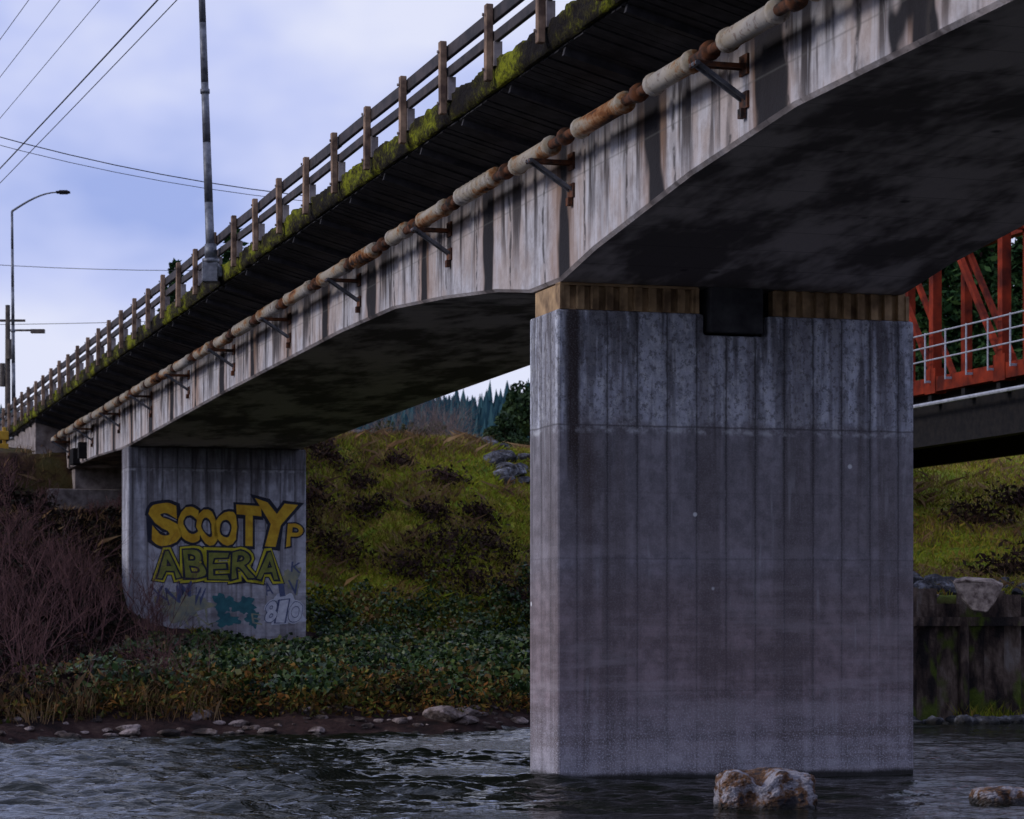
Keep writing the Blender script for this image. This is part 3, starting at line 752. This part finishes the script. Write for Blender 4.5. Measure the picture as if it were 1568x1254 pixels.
mesh_obj('distant_forest',V,F,mf_.fin(mf_.ramp(mf_.m('ADD',mf_.m('MULTIPLY',nn,.6),mf_.m('MULTIPLY',r0,.4)),[(.2,(.013,.04,.06)),(.6,(.03,.08,.095)),(.85,(.05,.105,.11))]),.95,0,.1))  # aerial haze painted into the blue-green tree colours

hs=empty('white_house',(-10.4,205,float(H(-10.4,205))),.3)
wh=simple('white_siding',(.55,.56,.6),(.7,.7,.74),3,.7);rf=simple('house_roof',(.05,.05,.06),(.1,.1,.11),3,.9)
m=MB();m.box(-3.2,3.2,-3,3,0,5.0);m.v+=[(-3.2,-3,5),(-3.2,3,5),(-3.2,0,6.4),(3.2,-3,5),(3.2,3,5),(3.2,0,6.4)];k=len(m.v)-6;m.f+=[(k,k+1,k+2),(k+3,k+5,k+4)];m.obj('walls',wh,hs)
m=MB();m.beam((-3.5,-1.6,5.75),(3.5,-1.6,5.75),3.7,.14,(0,-.42,1));m.beam((-3.5,1.6,5.75),(3.5,1.6,5.75),3.7,.14,(0,.42,1));m.obj('roof',rf,hs)
m=MB()
for x in (-2,0,2):
    for z in (1,3.3):m.box(x-.5,x+.5,-3.04,-3.0,z,z+1.1)
m.obj('windows',steel_dark,hs)

# ------------------------------------------------------------ retaining wall (right bank)
wall=empty('retaining_wall')
def walmat():
    m=M('old_wall');o=m.oc();z=m.xyz(o)[2];n=m.noise(m.sc(o,(1,1,.35)),1.3,4,.7);n2=m.noise(o,9,3,.7)
    c=m.ramp(n,[(.38,(.014,.011,.011)),(.47,(.05,.034,.028)),(.56,(.13,.095,.075)),(.68,(.22,.19,.17))])
    g=m.mr(m.m('ADD',m.noise(m.sc(o,(1,1,.6),(3,3,3)),.9,3,.6),m.m('MULTIPLY',z,-.06)),.44,.52)
    c=m.mix(m.m('MULTIPLY',g,.8),c,m.mix(n2,(.02,.035,.008),(.12,.17,.012)))
    m.bump(n2,.8,.05);return m.fin(c,.9,0,.2)
wm=walmat();m=MB();x=8.5
while x<30:
    w=rr.uniform(.35,.8);y=float(67.9+.44*x)+.65+rr.uniform(-.07,.07);z1=rr.uniform(3.25,3.95)
    m.beam((x+w/2,y+.25,-1.0),(x+w/2,y+.25,z1),w*.97,.4,(.0,1,0))
    x+=w
x=9
while x<30:
    y=67.9+.44*x+.35; m.tube((x,y,-1),(x+rr.uniform(-.05,.05),y,rr.uniform(2.6,3.8)),.17,.15,10); x+=rr.uniform(1.6,2.6)
for z in (2.9,): m.beam((8.5,67.9+.44*8.5+.38,z),(30,67.9+.44*30+.38,z+rr.uniform(-.1,.1)),.16,.26)
m.obj('timber_facing',wm,wall)
V=np.array([(0,0,.95),(.35,-.1,1.0),(1.1,.0,.95),(1.45,.1,.8),(1.2,-.1,.35),(.95,-.15,.05),(.55,-.1,.12),(.2,0,.5)])
V2=V+np.array([.15,.5,.1]);Vv=np.concatenate([V,V2]);n=8
F=[tuple(range(n))[::-1],tuple(range(n,2*n))]+[(i,(i+1)%n,n+(i+1)%n,n+i) for i in range(n)]
o=mesh_obj('broken_concrete_slab',Vv+np.array([12.55,73.0,3.1]),F,simple('pale_rubble',(.10,.07,.06),(.42,.34,.28),4,.9,0,.6));o.modifiers.new('b','BEVEL').width=.04

# ------------------------------------------------------------ red truss bridge
tr=empty('red_truss_bridge',(BX,BY,0),TH)
m=MB();TB=24.6;PZ=5.0;TE=57
for b in (TB,TB+6.2):
    m.beam((b,-60,10.95),(b,TE,10.95),.34,.50); m.beam((b,-52,17.4),(b,TE-4,17.4),.4,.45)
    a=54.9;i=0
    while a>-60:
        if i>0: m.beam((b,a,11.1),(b,a,17.3),.32,.32,(0,1,0))
        if a-PZ>-60: m.beam((b+.02,a-PZ,11.1),(b+.02,a,17.3),.18,.20)
        m.box(b-.20,b+.20,a-.4,a+.4,10.65,11.5)
        a-=PZ;i+=1
a=54.9
while a>-60:
    m.beam((TB,a,17.4),(TB+6.2,a,17.4),.25,.3);a-=PZ
m.obj('truss_members',red_steel,tr)
m=MB();m.box(TB+.3,TB+.6,-60,TE,9.0,10.6);m.box(TB+.2,TB+.7,-60,TE,8.95,9.02);m.box(TB+5.6,TB+5.9,-60,TE,9.0,10.6);m.box(TB+.3,TB+6,-60,TE,10.6,10.75)
a=-60
while a<TE-1: m.box(TB-.1,TB+6.3,a,a+.25,10.3,10.65);a+=PZ/2
m.obj('floor_girders',steel_dark,tr)
m=MB();m.tube((TB-.35,-60,10.28),(TB-.35,TE,10.28),.07,.07,8)
for z in (11.75,12.2,12.65): m.tube((TB-.4,-60,z),(TB-.4,TE,z),.028,.028,6)
a=-60
while a<TE: m.tube((TB-.4,a,11.0),(TB-.4,a,12.7),.03,.03,6);m.beam((TB-.4,a,11.05),(TB,a,11.05),.05,.08);a+=1.53
m.obj('walkway_railing',simple('pale_rail_paint',(.25,.27,.32),(.40,.42,.48),5,.6),tr)
m=MB();m.box(TB-.6,TB+6.8,54,TE+1,2,8.94);m.box(TB-.6,TB+6.8,-42,-40,-2,8.94);m.obj('truss_piers',concrete,tr,bevel=.05)

# ------------------------------------------------------------ street lamps, poles, cables
def lamp(name,base,top,arm,r0=.11,r1=.065,bracket=False):
    e=empty(name,base); b=Vector(base);t=Vector(top)-b
    m=MB();N=6
    for i in range(N):
        p=t*(i/N);q=t*((i+1)/N);m.tube(p,q,r0+(r1-r0)*i/N,r0+(r1-r0)*(i+1)/N,12)
    m.tube(t*.47,t*.47+t.normalized()*.12,r0*1.05,r0*1.05,12)
    m.tube((0,0,-.02),(0,0,.10),r0*1.9,r0*1.9,12); m.tube((0,0,.1),(0,0,.5),r0*1.35,r0*1.3,12)
    a=Vector(arm)
    pts=[t]
    for k in range(1,9):
        s=k/8;pts.append(t+Vector((a.x*s,a.y*s,a.z*math.sin(s*math.pi/2))))
    m.path(pts,[r1*(1-.45*k/8) for k in range(9)],8)
    m.obj('pole',steel_grey,e,True)
    m=MB();h=pts[-1];d=Vector((a.x,a.y,0)).normalized()
    m.beam(h-d*.1,h+d*.6,.26,.12);m.beam(h+d*.05,h+d*.5,.2,.2);m.obj('luminaire',steel_dark,e,bevel=.03)
    if bracket:
        m=MB();m.box(-.22,.22,-.22,.22,-.55,-.02);m.beam((0,0,-.25),(.5,.15,-.25),.3,.3);m.obj('bracket',steel_grey,e,bevel=.02)
    return e
lx,ly=bw(-1.98,25.1)
lamp('street_lamp',(lx,ly,12.75),(lx-.33,ly,22.6),(1.8,.5,.6),.125,.08,True)
lamp('street_lamp',(-24.9,128,12.0),(-25.0,128,23.4),(2.3,0,.95),.11,.06)
up=empty('utility_pole',(-26.0,132,11.0));m=MB();m.tube((0,0,0),(0,0,8.2),.16,.12,10);m.beam((-.9,0,7.4),(.9,0,7.4),.1,.12);m.tube((.15,-.25,5.4),(.15,-.25,6.4),.22,.22,10)
m.beam((.1,0,6.9),(1.6,0,6.9),.08,.1);m.beam((1.2,0,6.85),(1.9,0,6.85),.3,.2);m.tube((-.28,0,4.0),(-.28,0,5.2),.14,.14,8);m.obj('pole',wood_pole,up)
def upole(x,y,h):
    e=empty('utility_pole',(x,y,float(H(x,y))));m=MB();m.tube((0,0,-.3),(0,0,h),.17,.12,10);m.beam((-1.1,0,h-.5),(1.1,0,h-.5),.1,.12)
    for q in (-1,-.5,.5,1):m.tube((q,0,h-.44),(q,0,h-.25),.04,.03,6)
    m.obj('pole',wood_pole,e);return e
upole(3.2,104,13.5);upole(4.6,133,12)
upole(17.8-.366*205,205,15.0);upole(17.8-.366*12,10,24)
oh=empty('overhead_cables');m=MB()
def cab(p,q,sag,r,n=26):
    p=Vector(p);q=Vector(q);pts=[]
    for i in range(n+1):
        t=i/n;v=p.lerp(q,t);v.z-=sag*4*t*(1-t);pts.append(v)
    m.path(pts,r,5)
for X0,z,r in ((16.0,25.0,.014),(17.1,25.0,.014),(18.5,25.0,.014),(19.15,23.5,.030),(19.3,23.0,.018)):
    cab((X0-.366*12,12,z+.3),(X0-.366*205,205,z+.3),.5,r,60)
cab((-40,88,29.0),(3.2,104,19.9),3.6,.020);cab((-40,88,28.5),(3.2,104,19.8),3.6,.013)
cab((-60,150,28),(4.6,133,22.3),2.6,.018);cab((-62,160,22.5),(4.6,135,20.3),1.4,.018)
m.obj('cables',cable,oh)
x,y=bw(-3.3,78.5);e=empty('yellow_barrier',(x,y,9.9),TH);m=MB()
for z in (.6,1.2,1.8):m.beam((-2.0,0,z),(1.0,0,z),.1,.42)
for q in (-1.8,.8):m.beam((q,.1,-.9),(q,.1,2.2),.16,.16,(0,1,0))
m.obj('barrier',yellow_paint,e,bevel=.02)

# ------------------------------------------------------------ light, sky, camera
SD=Vector((-.90,-.22,.42)).normalized()
el=math.asin(SD.z);az=math.atan2(SD.x,SD.y)%(2*math.pi)
w=bpy.data.worlds.new('World');scene.world=w;w.use_nodes=True;nt=w.node_tree;nt.nodes.clear()
out=nt.nodes.new('ShaderNodeOutputWorld');bg=nt.nodes.new('ShaderNodeBackground');sky=nt.nodes.new('ShaderNodeTexSky')
sky.sky_type='NISHITA';sky.sun_disc=False;sky.sun_elevation=el;sky.sun_rotation=az
tc=nt.nodes.new('ShaderNodeTexCoord');mp_=nt.nodes.new('ShaderNodeMapping');mp_.inputs['Scale'].default_value=(1,1,1.7)
nt.links.new(tc.outputs['Generated'],mp_.inputs[0])
no=nt.nodes.new('ShaderNodeTexNoise');no.inputs['Scale'].default_value=6.5;no.inputs['Detail'].default_value=4;no.inputs['Roughness'].default_value=.5
nt.links.new(mp_.outputs[0],no.inputs['Vector'])
cr=nt.nodes.new('ShaderNodeValToRGB');nt.links.new(no.outputs['Fac'],cr.inputs[0])
r=cr.color_ramp;r.elements[0].position=.34;r.elements[0].color=(.36,.45,.84,1);r.elements[1].position=.62;r.elements[1].color=(.78,.81,1.0,1)
e=r.elements.new(.48);e.color=(.57,.63,.96,1)
ml=nt.nodes.new('ShaderNodeVectorMath');ml.operation='SCALE';ml.inputs['Scale'].default_value=12.0
nt.links.new(cr.outputs[0],ml.inputs[0])
mx=nt.nodes.new('ShaderNodeMix');mx.data_type='RGBA';mx.inputs[0].default_value=.92
nt.links.new(sky.outputs[0],mx.inputs[6]);nt.links.new(ml.outputs[0],mx.inputs[7])
nt.links.new(mx.outputs[2],bg.inputs[0]);bg.inputs[1].default_value=.085;nt.links.new(bg.outputs[0],out.inputs[0])
ld=bpy.data.lights.new('sun','SUN');ld.energy=1.5;ld.angle=math.radians(14);ld.color=(1,.93,.88)
lo=bpy.data.objects.new('sun',ld);col.objects.link(lo);lo.rotation_euler=(-SD).to_track_quat('-Z','Y').to_euler();lo.location=(-30,0,40)

cd=bpy.data.cameras.new('camera');cam=bpy.data.objects.new('camera',cd);col.objects.link(cam)
cam.location=(0,0,2.94);cam.rotation_euler=(math.pi/2,0,0);cd.sensor_width=36;cd.lens=90;cd.shift_y=.206
cd.clip_start=.5;cd.clip_end=6000;cd.dof.use_dof=True;cd.dof.focus_distance=47;cd.dof.aperture_fstop=3.2
scene.camera=cam
